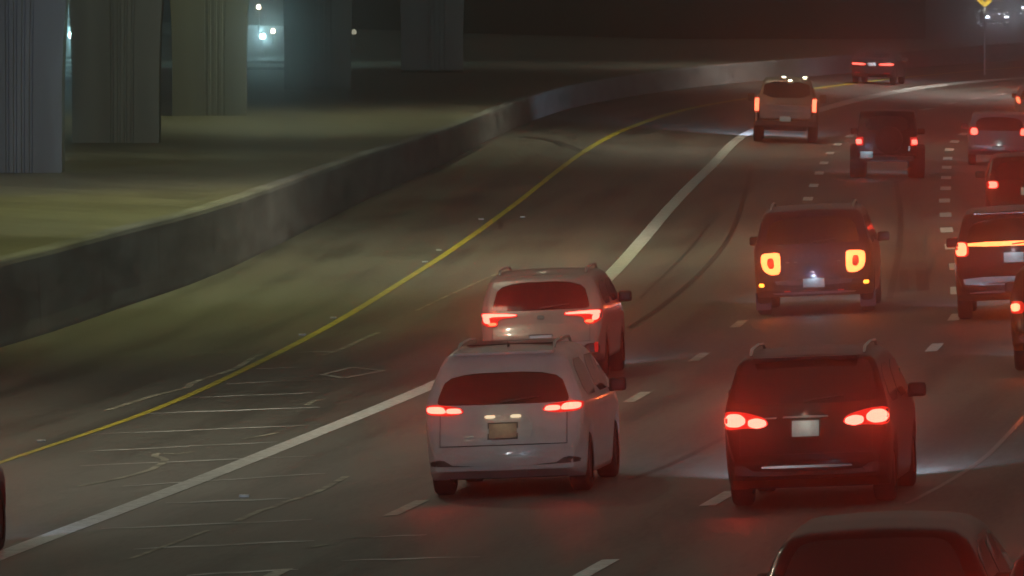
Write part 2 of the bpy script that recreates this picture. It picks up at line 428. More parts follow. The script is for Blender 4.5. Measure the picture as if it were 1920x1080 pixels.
# wall closing the view behind the far columns
def wall_run(name, pts, z0, z1, th, m, label, cat):
    o = empty(name, (pts[0][0], pts[0][1], 0)); tag(o, label, cat)
    v, f = [], []
    for (x, yy) in pts:
        for (d, z) in ((0, z0), (0, z1), (th, z1), (th, z0)): v.append((x - pts[0][0], yy + d - pts[0][1], z))
    for i in range(len(pts) - 1):
        for j in range(4): f.append((i * 4 + j, i * 4 + (j + 1) % 4, (i + 1) * 4 + (j + 1) % 4, (i + 1) * 4 + j))
    f.append((0, 1, 2, 3)); f.append(tuple(range(len(v) - 4, len(v))))
    link('wall_face', v, f, m, o)
    v, f = [], []
    for (x, yy) in pts:
        for (d, z) in ((-.25, z1 + .003), (-.25, z1 + .5), (th + .2, z1 + .5), (th + .2, z1 + .003)): v.append((x - pts[0][0], yy + d - pts[0][1], z))
    for i in range(len(pts) - 1):
        for j in range(4): f.append((i * 4 + j, i * 4 + (j + 1) % 4, (i + 1) * 4 + (j + 1) % 4, (i + 1) * 4 + j))
    f.append((0, 1, 2, 3)); f.append(tuple(range(len(v) - 4, len(v))))
    link('coping', v, f, 'barrier_concrete', o)
wall_run('retaining_wall', [(-70, 640), (-20, 620), (-4, 560), (8, 525), (21.5, 523)], .6, 2.95, 1.0, 'wall_concrete',
         'dark concrete retaining wall behind the far end of the barrier', 'wall')
# ------------------------------------------------------------ lamps among the columns
def bollard(px, py, D, z_top, label, m, power, color, arm=False):
    x = (px - 960) * D / F; o = empty('path_lamp', (x, D, PL)); tag(o, label, 'lamp', 'lamps beyond the columns')
    h = z_top - PL
    p = MB(); p.lathe([(0, 0), (.11, 0), (.11, .04), (.05, .06), (.04, h - .12), (.0, h - .12)], n=12); p.build('post', 'steel', o)
    q = MB(); q.lathe([(0, h - .12), (.10, h - .12), (.12, h), (.08, h + .10), (0, h + .12)], n=16); q.build('lamp_head', m, o, True)
    if power: lamp('lamp_light', 'POINT', (0, -.3, h + .05), power, color, .15, parent=o)
bollard(493, 76, 446, 1.95, 'bright bluish white lamp in the gap right of the third column', 'cyan_lamp', 160, (.5, .95, 1))
bollard(134, 72, 446, 2.0, 'bluish white lamp in the narrow gap left of the second column', 'cyan_lamp', 240, (.5, .95, 1))
bollard(485, 15, 500, 2.85, 'tiny warm lamp on a tall post above the bright gap', 'warm_lamp', 0, None)
bollard(512, 93, 500, 1.0 + .65, 'tiny white low lamp beside the bright bluish lamp', 'warm_lamp', 0, None)
bollard(664, 100, 470, 1.9, 'dim pale lamp right behind the fourth column', 'pale_lamp', 0, None)
# low kerb steps catching the lamp light
for i, (D, xa, xb_) in enumerate([(378, -26, -16), (392, -26, -16), (408, -26, -16), (424, -26, -16), (440, -26, -16), (405, -13, -7.6), (425, -13, -7.6)]):
    b = MB(); b.box(((xa + xb_) / 2, D, PL + .06), (xb_ - xa, .35, .12), .02)
    tag(b.build('kerb_step', 'barrier_concrete'), 'low pale kerb crossing the lit ground between the columns', 'kerb', 'kerbs on the lit ground beyond the columns')
# ------------------------------------------------------------ warning sign far right
q = at(1846, 60, 0); SD = 455; sx_ = (1846 - 960) * SD / F; sz = CH - (13 - HZ) * SD / F
o = empty('warning_sign', (sx_, SD, 0)); tag(o, 'yellow diamond warning sign with black arrow, top right corner', 'road sign')
p = MB(); p.box((0, .05, (sz + 1.3) / 2), (.07, .05, sz + 1.3), .008); p.build('post', 'steel', o)
b = MB(); r = .66
v = []
for yy in (-.012, .012):
    for k in range(4):
        a = k * math.pi / 2 - math.pi / 2
        for e in (-.10, .10): v.append((r * math.cos(a + e) * .98, yy, sz + r + r * math.sin(a + e) * .98))
f = [tuple(range(8)), tuple(range(8, 16))] + [(i, (i + 1) % 8, 8 + (i + 1) % 8, 8 + i) for i in range(8)]
b.add(v, f); b.build('sign_face', 'sign_yellow', o)
b = MB(); b.box((0, -.018, sz + .50), (.11, .008, .52), .002)
b.add([(-.2, -.02, sz + .76), (.2, -.02, sz + .76), (0, -.02, sz + 1.08)], [(0, 1, 2)]); b.build('symbol', 'sign_black', o)
b = MB(); b.box((0, -.9, sz - .35), (.12, .12, .10), .02); b.box((0, -.42, sz - .42), (.03, .9, .03)); b.build('added_sign_fixture', 'steel', o)  # invented fixture, holds the spot that brightens the sign
lamp('sign_fill_spot', 'SPOT', (0, -.9, sz - .25), 160, (1, .95, .8), .05, target=(0, 0, sz + .4), cone=100, parent=o)  # added spot, makes the yellow face show up
# ------------------------------------------------------------ vehicles
def profile(kind, H, L):
    if kind == 'suv':     # (y, z as share of height) rear -> front
        P = [(0, .36), (.015, .42), (.05, .465), (.11, .485), (.13, .52), (.15, .60), (.20, .665), (.30, .76), (.44, .88), (.50, .925), (.46, .955), (.60, .972), (1.2, .995), (2.0, 1.0), (2.6, .975), (2.95, .92), (3.55, .69), (3.7, .655), (4.3, .58), (4.5, .50), (4.57, .40), (4.6, .34)]
    elif kind == 'box':   # upright large SUV
        P = [(0, .32), (.015, .38), (.05, .41), (.10, .425), (.12, .46), (.13, .56), (.15, .64), (.22, .80), (.30, .90), (.33, .945), (.38, .968), (.9, .99), (2.0, 1.0), (2.8, .98), (3.15, .92), (3.65, .69), (3.8, .66), (4.6, .60), (4.85, .54), (4.95, .42), (5.0, .34)]
    elif kind == 'sedan':
        P = [(0, .36), (.02, .44), (.06, .52), (.08, .60), (.12, .68), (.20, .72), (.45, .745), (.62, .77), (.95, .90), (1.25, .965), (1.7, .995), (2.2, 1.0), (2.7, .97), (3.4, .72), (3.6, .69), (4.4, .58), (4.6, .48), (4.68, .38), (4.7, .34)]
    elif kind == 'jeep':
        P = [(0, .40), (.01, .52), (.02, .60), (.04, .66), (.08, .80), (.12, .93), (.16, .975), (.25, .99), (1.0, 1.0), (2.3, .99), (2.45, .96), (2.75, .70), (2.85, .665), (3.8, .63), (3.9, .55), (3.93, .45), (3.95, .42)]
    ly = P[-1][0]
    return [(a * L / ly if a > 1 else a, b * H) for a, b in P]
def k_plan(y, L, kind):
    a = .13 if kind != 'jeep' else .02
    r = 1 - a * max(0, 1 - y / .40) ** 2.4
    return r * (1 - .22 * max(0, 1 - (L - y) / .7) ** 2.2)
def body_mesh(kind, L, hw, H, belt, zb, wheels, R, r=.13, tumble=.30):
    P = profile(kind, H, L)
    st = []
    for a, b in zip(P, P[1:]):
        d = math.hypot(b[0] - a[0], b[1] - a[1]); n = max(1, int(d / .07)) if a[0] < 1 else max(1, int(d / .10))
        for k in range(n): st.append((a[0] + (b[0] - a[0]) * k / n, a[1] + (b[1] - a[1]) * k / n))
    st.append(P[-1])
    # soften the profile
    for _ in range(2):
        st = [st[0]] + [((a[0] + 2 * b[0] + c[0]) / 4, (a[1] + 2 * b[1] + c[1]) / 4) for a, b, c in zip(st, st[1:], st[2:])] + [st[-1]]
    V, Fc = [], []; nh = None
    for (y, zt) in st:
        k = k_plan(y, L, kind); w0 = hw * k
        zc = zb + .12 * max(0, 1 - y / .5) + .08 * max(0, 1 - (L - y) / .6)
        zs = zc
        for yw in wheels:
            q = (R * 1.16) ** 2 - (y - yw) ** 2
            if q > 0: zs = max(zs, R + math.sqrt(q))
        zs = min(zs, zt - .06)
        rr = min(r, max(.02, (zt - zs) * .4))
        def wid(z):
            w = w0 * (1 - .05 * max(0, (.55 * belt - z)) / (.55 * belt))
            if z > belt: w -= (z - belt) * tumble
            return w
        top = zt - rr; zm = min(belt, top)
        half = [(0, zc), (w0 * .84, zc), (wid(zs) - .015, zs)]
        half += [(wid(zs + (zm - zs) * t), zs + (zm - zs) * t) for t in (.08, .25, .5, .75, 1)]
        half += [(wid(zm + (top - zm) * t), zm + (top - zm) * t) for t in (.33, .66, 1)]
        xe = wid(top)
        for a in (22, 45, 68, 90): half.append((xe - rr + rr * math.cos(math.radians(a)), top + rr * math.sin(math.radians(a))))
        xe -= rr
        half += [(xe * .66, zt + .012), (xe * .33, zt + .020), (0, zt + .023)]
        # rearward bow of the tail in plan: pull outer points forward
        ring = [(x, z) for x, z in half] + [(-x, z) for x, z in half[-2:0:-1]]
        nr = len(ring)
        for (x, z) in ring:
            bow = .10 * (abs(x) / hw) ** 2.5 * max(0, 1 - y / 1.0)
            V.append(Vector((x, y + bow, z)))
    for i in range(len(st) - 1):
        for j in range(nr):
            j2 = (j + 1) % nr; Fc.append((i * nr + j, i * nr + j2, (i + 1) * nr + j2, (i + 1) * nr + j))
    Fc.append(tuple(range(nr))); Fc.append(tuple(range((len(st) - 1) * nr, len(st) * nr)))
    return V, Fc
def smooth_poly(pts, it=2):
    for _ in range(it):
        q = []
        for a, b in zip(pts, pts[1:] + pts[:1]):
            q += [(a[0] * .8 + b[0] * .2, a[1] * .8 + b[1] * .2), (a[0] * .2 + b[0] * .8, a[1] * .2 + b[1] * .8)]
        pts = q
    return pts
class Shell:
    def __init__(s, V, Fc): s.b = BVHTree.FromPolygons([tuple(v) for v in V], [tuple(f) for f in Fc])
    def hit(s, a, b, side):
        if side == 'rear': o, d = Vector((a, -2, b)), Vector((0, 1, 0))
        elif side == 'front': o, d = Vector((a, 9, b)), Vector((0, -1, 0))
        else: o, d = Vector((3 * side, a, b)), Vector((-side, 0, 0))
        h = s.b.ray_cast(o, d)
        if h[0] is None:
            guess = Vector((a, .3, b)) if side == 'rear' else Vector((a, 4.3, b)) if side == 'front' else Vector((side * .8, a, b))
            h = s.b.find_nearest(guess)
        return h[0]
    def patch(s, name, outline, m, parent, side='rear', off=.006, th=.012, rounds=2, cell=.07):
        pts = smooth_poly(list(outline), rounds) if rounds else list(outline)
        bm = bmesh.new(); f = bm.faces.new([bm.verts.new((a, b, 0)) for a, b in pts])
        xs = [p[0] for p in pts]; ys = [p[1] for p in pts]
        for (lo, hi, n) in ((min(xs), max(xs), (1, 0, 0)), (min(ys), max(ys), (0, 1, 0))):
            c = max(cell, (hi - lo) / 24); t = lo + c
            while t < hi - 1e-4:
                bmesh.ops.bisect_plane(bm, geom=bm.verts[:] + bm.edges[:] + bm.faces[:], plane_co=Vector(n) * t, plane_no=n); t += c
        bmesh.ops.triangulate(bm, faces=[f for f in bm.faces if len(f.verts) > 4])
        d = {'rear': Vector((0, -1, 0)), 'front': Vector((0, 1, 0))}.get(side) or Vector((side, 0, 0))
        bm.verts.index_update(); V = []; nv = len(bm.verts)
        hits = [s.hit(v.co.x, v.co.y, side) for v in bm.verts]
        V = [h + d * off for h in hits] + [h + d * (off - th) for h in hits]
        Fc = [[v.index for v in f.verts] for f in bm.faces] + [[v.index + nv for v in reversed(f.verts)] for f in bm.faces]
        for e in bm.edges:
            if len(e.link_faces) == 1:
                a, b = e.verts[0].index, e.verts[1].index; Fc.append((a, b, b + nv, a + nv))
        bm.free()
        return link(name, V, Fc, m, parent, smooth=False)
def rect(x0, x1, z0, z1): return [(x0, z0), (x1, z0), (x1, z1), (x0, z1)]
def mir(pts): return [(-a, b) for a, b in pts][::-1]
def wheel(parent, x, y, R, w, lit=False):
    s = 1 if x > 0 else -1
    o = MB(); o.lathe([(R * .62, -w / 2), (R * .90, -w / 2), (R * .985, -w * .38), (R, -w * .2), (R, w * .2), (R * .985, w * .38), (R * .90, w / 2), (R * .62, w / 2)], (0, 0, 0), 'X', 28)
    t = o.build('wheel', 'rubber', parent, True); t.location = (x, y, R)
    p = MB(); p.lathe([(0, s * w * .30), (R * .16, s * w * .34), (R * .2, s * w * .26), (R * .55, s * w * .36), (R * .64, s * w * .44), (R * .64, -s * w * .2)], (0, 0, 0), 'X', 24)
    p.build('rim', 'rim_metal', t, True)
# every vehicle: rear centre at pixel px with its tyres' contact on row py
def vehicle(name, px, py, kind, paintm, label, cat, L=4.6, hw=.92, H=1.68, belt=1.05, zb=.30, R=.35, yaw=None,
            lamps=None, cores=None, core_m='lamp_core', plate=(0, .82, .32, .16), plate_m='plate', window=None, bumper=True, rails=False,
            reflectors=None, extra=None, beam=700, plate_fill_light=0, plate_col=(.8, .9, 1), tumble=.30, mirrors=True, lens_m='lamp_lens', side=True, reverse=False, tail=12, cr=.13):
    p = at(px, py)
    if yaw is None:
        s = (lerp_pts(XW, p.y + 6) - lerp_pts(XW, p.y - 6)) / 12; yaw = math.atan(s)
    # sit on the banked road
    e = .5
    nx = -(gz(p.x + e, p.y) - gz(p.x - e, p.y)) / (2 * e)
    root = empty(name, (p.x, p.y, gz(p.x, p.y)))
    root.rotation_euler = (0, math.atan(nx), -yaw)
    tag(root, label, cat, 'traffic driving away from the camera' if not reverse else 'oncoming cars far away')
    wy = (.92, L - .88)
    V, Fc = body_mesh(kind, L, hw, H, belt, zb, wy, R, tumble=tumble, r=cr if kind != 'jeep' else .05)
    body = link('body', V, Fc, paintm, root, smooth=True)
    sh = Shell(V, Fc)
    # windows
    if window is None:
        z0, z1 = H * .67, H * .915; window = [(-hw * .80, z0 + .02), (-hw * .72, z0 - .01), (hw * .72, z0 - .01), (hw * .80, z0 + .02), (hw * .68, z1), (-hw * .68, z1)]
    sh.patch('rear_window', window, 'glass', root, off=.006, rounds=2)
    if side:
        zt_ = H * .93 - .06
        y0 = {'suv': .75, 'box': .55, 'sedan': 1.25, 'jeep': .35}[kind]; ye = L * .72
        for sd in (-1, 1):
            for (a, b_) in ((y0, L * .40), (L * .415, ye)):
                if kind == 'jeep' and b_ > 2.4: b_ = 2.3
                ya = b_ - .30 if b_ >= ye - .01 else b_
                sh.patch('side_window', [(a, belt + .05), (b_, belt + .05), (ya, zt_), (a + .12, zt_)], 'glass', root, side=sd, off=.005, rounds=1, cell=.2)
        for sd in ((-1, 1) if mirrors else (-1,)):
            b = MB(); b.box((sd * (hw + .10), L * .665, belt + .08), (.20, .10, .16), .04); b.box((sd * (hw - .02), L * .67, belt + .02), (.14, .05, .05), .01)
            b.build('wing_mirror', paintm if kind == 'suv' and paintm == 'paint_tan' else 'trim', root, True)
    if kind in ('suv', 'box'):
        zb_ = min(a[1] for a in window) - .03; sx = hw * .80
        for sd in (-1, 1): sh.patch('tailgate_seam', rect(min(sd * sx, sd * (sx - .010)), max(sd * sx, sd * (sx - .010)), .60, zb_), 'trim', root, off=.003, rounds=0)
        sh.patch('tailgate_seam', rect(-sx, sx, .590, .602), 'trim', root, off=.003, rounds=0)
        sh.patch('wiper', [(-.02, zb_ + .05), (.42, zb_ + .10), (.42, zb_ + .115), (-.02, zb_ + .075)], 'trim', root, off=.028, th=.012, rounds=0)
    # windscreen and headlamps at the front
    fz = H * .60 if kind != 'jeep' else .62 * H
    sh.patch('windscreen', [(-hw * .72, H * .72), (hw * .72, H * .72), (hw * .60, H * .93), (-hw * .60, H * .93)], 'glass', root, side='front', off=.006, rounds=1, cell=.15)
    for sd in (-1, 1):
        sh.patch('headlight', rect(min(sd * hw * .55, sd * hw * .85), max(sd * hw * .55, sd * hw * .85), H * .42, H * .50), 'headlamp_bright' if reverse else 'headlamp', root, side='front', off=.01, rounds=1)
    # bumper skirt in dark plastic
    if bumper:
        zt2 = bumper if isinstance(bumper, float) else .56
        sh.patch('bumper', [(-hw * .93, .36), (hw * .93, .36), (hw * .95, zt2 - .04), (hw * .78, zt2 - .01), (hw * .62, zt2 - .10), (-hw * .62, zt2 - .10), (-hw * .78, zt2 - .01), (-hw * .95, zt2 - .04)], 'trim', root, off=.012, th=.03, rounds=1)
    if plate:
        a, z, w, h = plate
        sh.patch('plate_frame', rect(a - w / 2 - .015, a + w / 2 + .015, z - h / 2 - .015, z + h / 2 + .015), 'trim', root, off=.018, th=.02, rounds=0, cell=.2)
        sh.patch('licence_plate', rect(a - w / 2, a + w / 2, z - h / 2, z + h / 2), plate_m, root, off=.022, th=.02, rounds=0, cell=.2)
        if plate_fill_light:
            q = sh.hit(a, z, 'rear')
            lamp('plate_fill_light', 'POINT', (a, q.y - .14, z + .16), plate_fill_light, plate_col, .03, parent=root)  # on most cars added to imitate following headlights on the plate
    for i, (poly) in enumerate(lamps or []):
        for pp in (poly, mir(poly)):
            ln = sh.patch('tail_light', pp, lens_m, root, off=.014, th=.03, rounds=2, cell=.05)
            for c in (cores or []):
                cm = core_m
                if len(c) == 2 and isinstance(c[1], str): c, cm = c
                # cores belong to the lens they lie in
                cx = sum(q[0] for q in c) / len(c); lo, hi = min(q[0] for q in poly) - .03, max(q[0] for q in poly) + .03
                if lo <= cx <= hi:
                    cc_ = c if pp is poly else mir(c)
                    sh.patch('lit_lamp', cc_, cm, ln, off=.022, th=.012, rounds=2, cell=.05)
    if lamps and tail:
        for sd in (-1, 1):
            po = (cores or lamps)[-1 if core_m != 'lamp_ring' else 0]
            if isinstance(po[1], str): po = (cores)[0]
            if isinstance(po[1], str): po = po[0]
            cx = sum(q[0] for q in po) / len(po); cz = sum(q[1] for q in po) / len(po)
            q = sh.hit(sd * cx, cz, 'rear')
            lamp('tail_lamp_light', 'SPOT', (sd * cx, q.y - .07, cz), tail, (1, .035, .012) if core_m == 'lamp_core' else (1, .12, .02), .012, target=(sd * cx, q.y - 5, cz + .9), cone=105, blend=.8, parent=root)
    for (a, z, w, h) in reflectors or []:
        for sd in (-1, 1):
            sh.patch('glowing_reflector', rect(sd * a - w / 2, sd * a + w / 2, z - h / 2, z + h / 2), 'glowing_reflector', root, off=.018, th=.02, rounds=1)
    if rails:
        for sd in (-1, 1):
            xr = hw - (H - belt) * tumble - .10
            b = MB(); b.tube([(sd * xr, .75, H * .98), (sd * xr, .85, H * 1.02), (sd * xr, 1.6, H * 1.035), (sd * xr, 2.3, H * 1.025), (sd * xr, 2.45, H * .99)], .018); b.build('roof_rail', 'chrome', root, True)
    for x in (-1, 1):
        for yy in wy: wheel(root, x * (hw - .13), yy, R, .23)
    ub = MB(); ub.box((0, L / 2, zb + .06), (hw * 1.5, L * .8, .12), .02); ub.build('underbody', 'trim', root)
    if beam:
        for sd in (-1, 1):
            lamp('headlamp_light', 'SPOT', (sd * .62, L + .12, .68), beam, (.62, .76, 1), .06, target=(sd * .62 - 2.6, L + 38, .25), cone=60, blend=1.0, parent=root)
    if extra: extra(root, sh, L, hw, H)
    return root, sh
def mk_badge(x, z, w, h, m='chrome'):
    def fn(root, sh, L, hw, H): sh.patch('badge', rect(x - w / 2, x + w / 2, z - h / 2, z + h / 2), m, root, off=.014, rounds=2)
    return fn
# 1 white SUV, near centre
def ex1(root, sh, L, hw, H):
    sh.patch('plate_recess', [(-.30, .62), (.30, .62), (.36, .80), (.28, .93), (-.28, .93), (-.36, .80)], 'paint_white', root, off=.010, rounds=2)
    for a in (-.15, .15): sh.patch('plate_lamp', rect(a - .06, a + .06, .905, .94), 'plate_lamp_glass', root, off=.026, rounds=1)
    b = MB(); b.box((0, .50, H * .965), (hw * 1.25, .26, .035), .012); b.build('spoiler', 'paint_white', root)
    b = MB(); b.add([(-.02, 1.0, H * .985), (.02, 1.0, H * .985), (0, .86, H * .99 + .09), (0, .80, H * .985)], [(0, 1, 2), (0, 2, 3), (1, 2, 3), (0, 1, 3)]); b.build('roof_fin', 'trim', root)
    sh.patch('badge', rect(-.45, -.34, .70, .715), 'chrome', root, off=.014, rounds=0)
    b = MB(); b.box((0, 1.75, H + .012), (hw * 1.1, 1.2, .012), .004); b.build('glass_roof', 'glass', root)
vehicle('suv', 947, 932, 'suv', 'paint_white', 'white SUV with lit plate, braking beside the solid white line', 'suv', L=4.6, hw=.925, H=1.70,
        lamps=[[(.44, .98), (.60, .94), (.90, .96), (.93, 1.06), (.80, 1.08), (.50, 1.04)]],
        cores=[[(.47, .97), (.66, .97), (.66, 1.03), (.50, 1.03)], [(.65, .97), (.89, .98), (.90, 1.055), (.70, 1.055)]],
        tumble=.42, cr=.17, plate=(0, .76, .32, .16), plate_fill_light=.35, plate_col=(1, .8, .5), bumper=.46, window=[(-.78, 1.10), (-.72, 1.06), (.72, 1.06), (.77, 1.10), (.64, 1.42), (-.64, 1.42)], extra=ex1, rails=True, plate_m='plate_dim', beam=90, zb=.19)
# 2 cream crossover ahead of it
vehicle('suv', 1017, 719, 'suv', 'paint_cream', 'cream crossover with hooked tail lights, ahead of the white SUV', 'suv', L=4.45, hw=.90, H=1.60,
        lamps=[[(.34, .97), (.62, .95), (.64, .84), (.80, .84), (.90, .92), (.90, 1.05), (.70, 1.04), (.34, 1.02)]],
        cores=[[(.36, .985), (.72, .985), (.74, .97), (.86, .97), (.87, 1.035), (.72, 1.035), (.36, 1.015)], [(.74, .88), (.84, .90), (.86, .98), (.76, .98)], ([(.64, .865), (.76, .85), (.78, .90), (.66, .905)], 'lamp_core_dim')],
        plate=(0, .62, .32, .16), reflectors=[(.80, .50, .05, .15)], bumper=.58, extra=mk_badge(0, .96, .11, .05), rails=True)
# 3 dark SUV, near right
def ex3(root, sh, L, hw, H):
    sh.patch('chrome_strip', [(-.26, .985), (.26, .985), (.24, 1.01), (-.24, 1.01)], 'chrome', root, off=.02, rounds=1)
    sh.patch('badge', rect(-.45, -.32, .985, 1.0), 'chrome', root, off=.014, rounds=0)
    sh.patch('lower_trim', rect(-.5, .5, .44, .47), 'chrome', root, off=.03, rounds=1)
    b = MB(); b.box((0, .50, H * .965), (hw * 1.25, .24, .035), .012); b.build('spoiler', 'paint_black', root)
vehicle('suv', 1515, 952, 'suv', 'paint_black', 'black SUV with split round tail lights and pale plate, lower right', 'suv', L=4.65, hw=.92, H=1.69,
        lamps=[[(.40, .92), (.52, .88), (.66, .89), (.88, .87), (.95, .96), (.90, 1.08), (.70, 1.07), (.45, 1.00)]],
        cores=[[(.43, .91), (.54, .88), (.64, .91), (.64, .98), (.54, 1.00), (.44, .97)], [(.67, .94), (.75, .90), (.88, .91), (.92, .98), (.86, 1.05), (.74, 1.05), (.67, 1.0)]],
        plate=(0, .87, .30, .17), plate_fill_light=.6, plate_col=(1, .9, .7), extra=ex3, rails=True, bumper=.5, zb=.20, beam=3600, window=[(-.80, 1.20), (-.74, 1.14), (.74, 1.14), (.80, 1.20), (.71, 1.58), (.55, 1.625), (-.55, 1.625), (-.71, 1.58)])
# 4 dark vehicle, bottom right, roof only in view
vehicle('suv', 1645, 1412, 'suv', 'paint_black', 'dark SUV cut off by the bottom edge, only its roof showing', 'suv', L=4.6, hw=.93, H=1.70,
        lamps=[[(.50, 1.0), (.90, 1.0), (.90, 1.1), (.50, 1.1)]], cores=[[(.55, 1.02), (.86, 1.02), (.86, 1.08), (.55, 1.08)]], tail=3, tumble=.44, cr=.26, window=[(-.74, 1.20), (-.70, 1.14), (.70, 1.14), (.74, 1.20), (.60, 1.54), (.46, 1.60), (-.46, 1.60), (-.60, 1.54)])
# 5 large dark SUV with ring tail lights
def ex5(root, sh, L, hw, H):
    for i in range(8):
        c = bpy.data.curves.new('letter', 'FONT'); c.body = 'EXPLORER'[i]; c.size = .10; c.extrude = .006; c.align_x = 'CENTER'
        t = bpy.data.objects.new('letter', c); COL.objects.link(t); x = -.40 + i * .115
        q = sh.hit(x, .98, 'rear'); dg = bpy.context.evaluated_depsgraph_get(); me = bpy.data.meshes.new_from_object(t.evaluated_get(dg))
        bpy.data.objects.remove(t); me.materials.clear(); me.materials.append(M['flap_grey'])
        o = bpy.data.objects.new('letter', me); COL.objects.link(o); o.parent = root; o.location = (x, q.y - .012, .95); o.rotation_euler = (math.pi / 2, 0, 0)
    for (a, z) in ((.88, .52),):
        for sd in (-1, 1): sh.patch('side_marker', rect(sd * a - .045, sd * a + .045, z - .03, z + .03), 'amber', root, off=.02, rounds=1)
    sh.patch('headlight_lit_band', [(-.62, .50), (.62, .50), (.66, .60), (-.66, .60)], 'paint_silver', root, off=.008, rounds=1)  # silver patch imitates headlight glow on the lower tailgate
    sh.patch('road_light_strip', [(-.66, .34), (.66, .34), (.72, .385), (-.72, .385)], 'paint_silver_bright', root, off=.05, th=.05, rounds=1)  # pale strip stands in for the lit road seen below the car
    sh.patch('badge', rect(-.46, -.40, .875, .90), 'chrome', root, off=.014, rounds=1)
    sh.patch('badge', rect(-.32, -.26, .875, .90), 'chrome', root, off=.014, rounds=1)
    sh.patch('badge', rect(.40, .46, .875, .90), 'chrome', root, off=.014, rounds=1)
    for sd in (-1, 1):
        b = MB(); b.box((sd * (hw - .12), .60, .24), (.26, .02, .30), .008); b.build('mud_flap', 'flap_grey', root)
oD = [(.55, .70), (.72, .685), (.84, .76), (.88, .88), (.87, 1.05), (.60, 1.06), (.55, 1.03)]
iD = [(.655, .80), (.74, .79), (.775, .86), (.765, .97), (.665, .97)]
root5, sh5 = vehicle('suv', 1528, 590, 'box', 'paint_navy', 'large dark blue SUV with glowing D-shaped tail lights and lit plate', 'suv', L=5.0, hw=1.0, H=1.79, belt=1.10, R=.38,
        lamps=[oD], cores=[oD], core_m='lamp_ring', plate=(0, .53, .36, .16), plate_fill_light=4.5, plate_col=(.65, .8, 1), reflectors=[(.45, .40, .11, .035)], extra=ex5, rails=True, bumper=False)
for sd in (-1, 1):
    pts = iD if sd > 0 else mir(iD)
    ob = sh5.patch('lamp_insert', pts, 'lamp_lens', root5, off=.032, rounds=2, cell=.05)
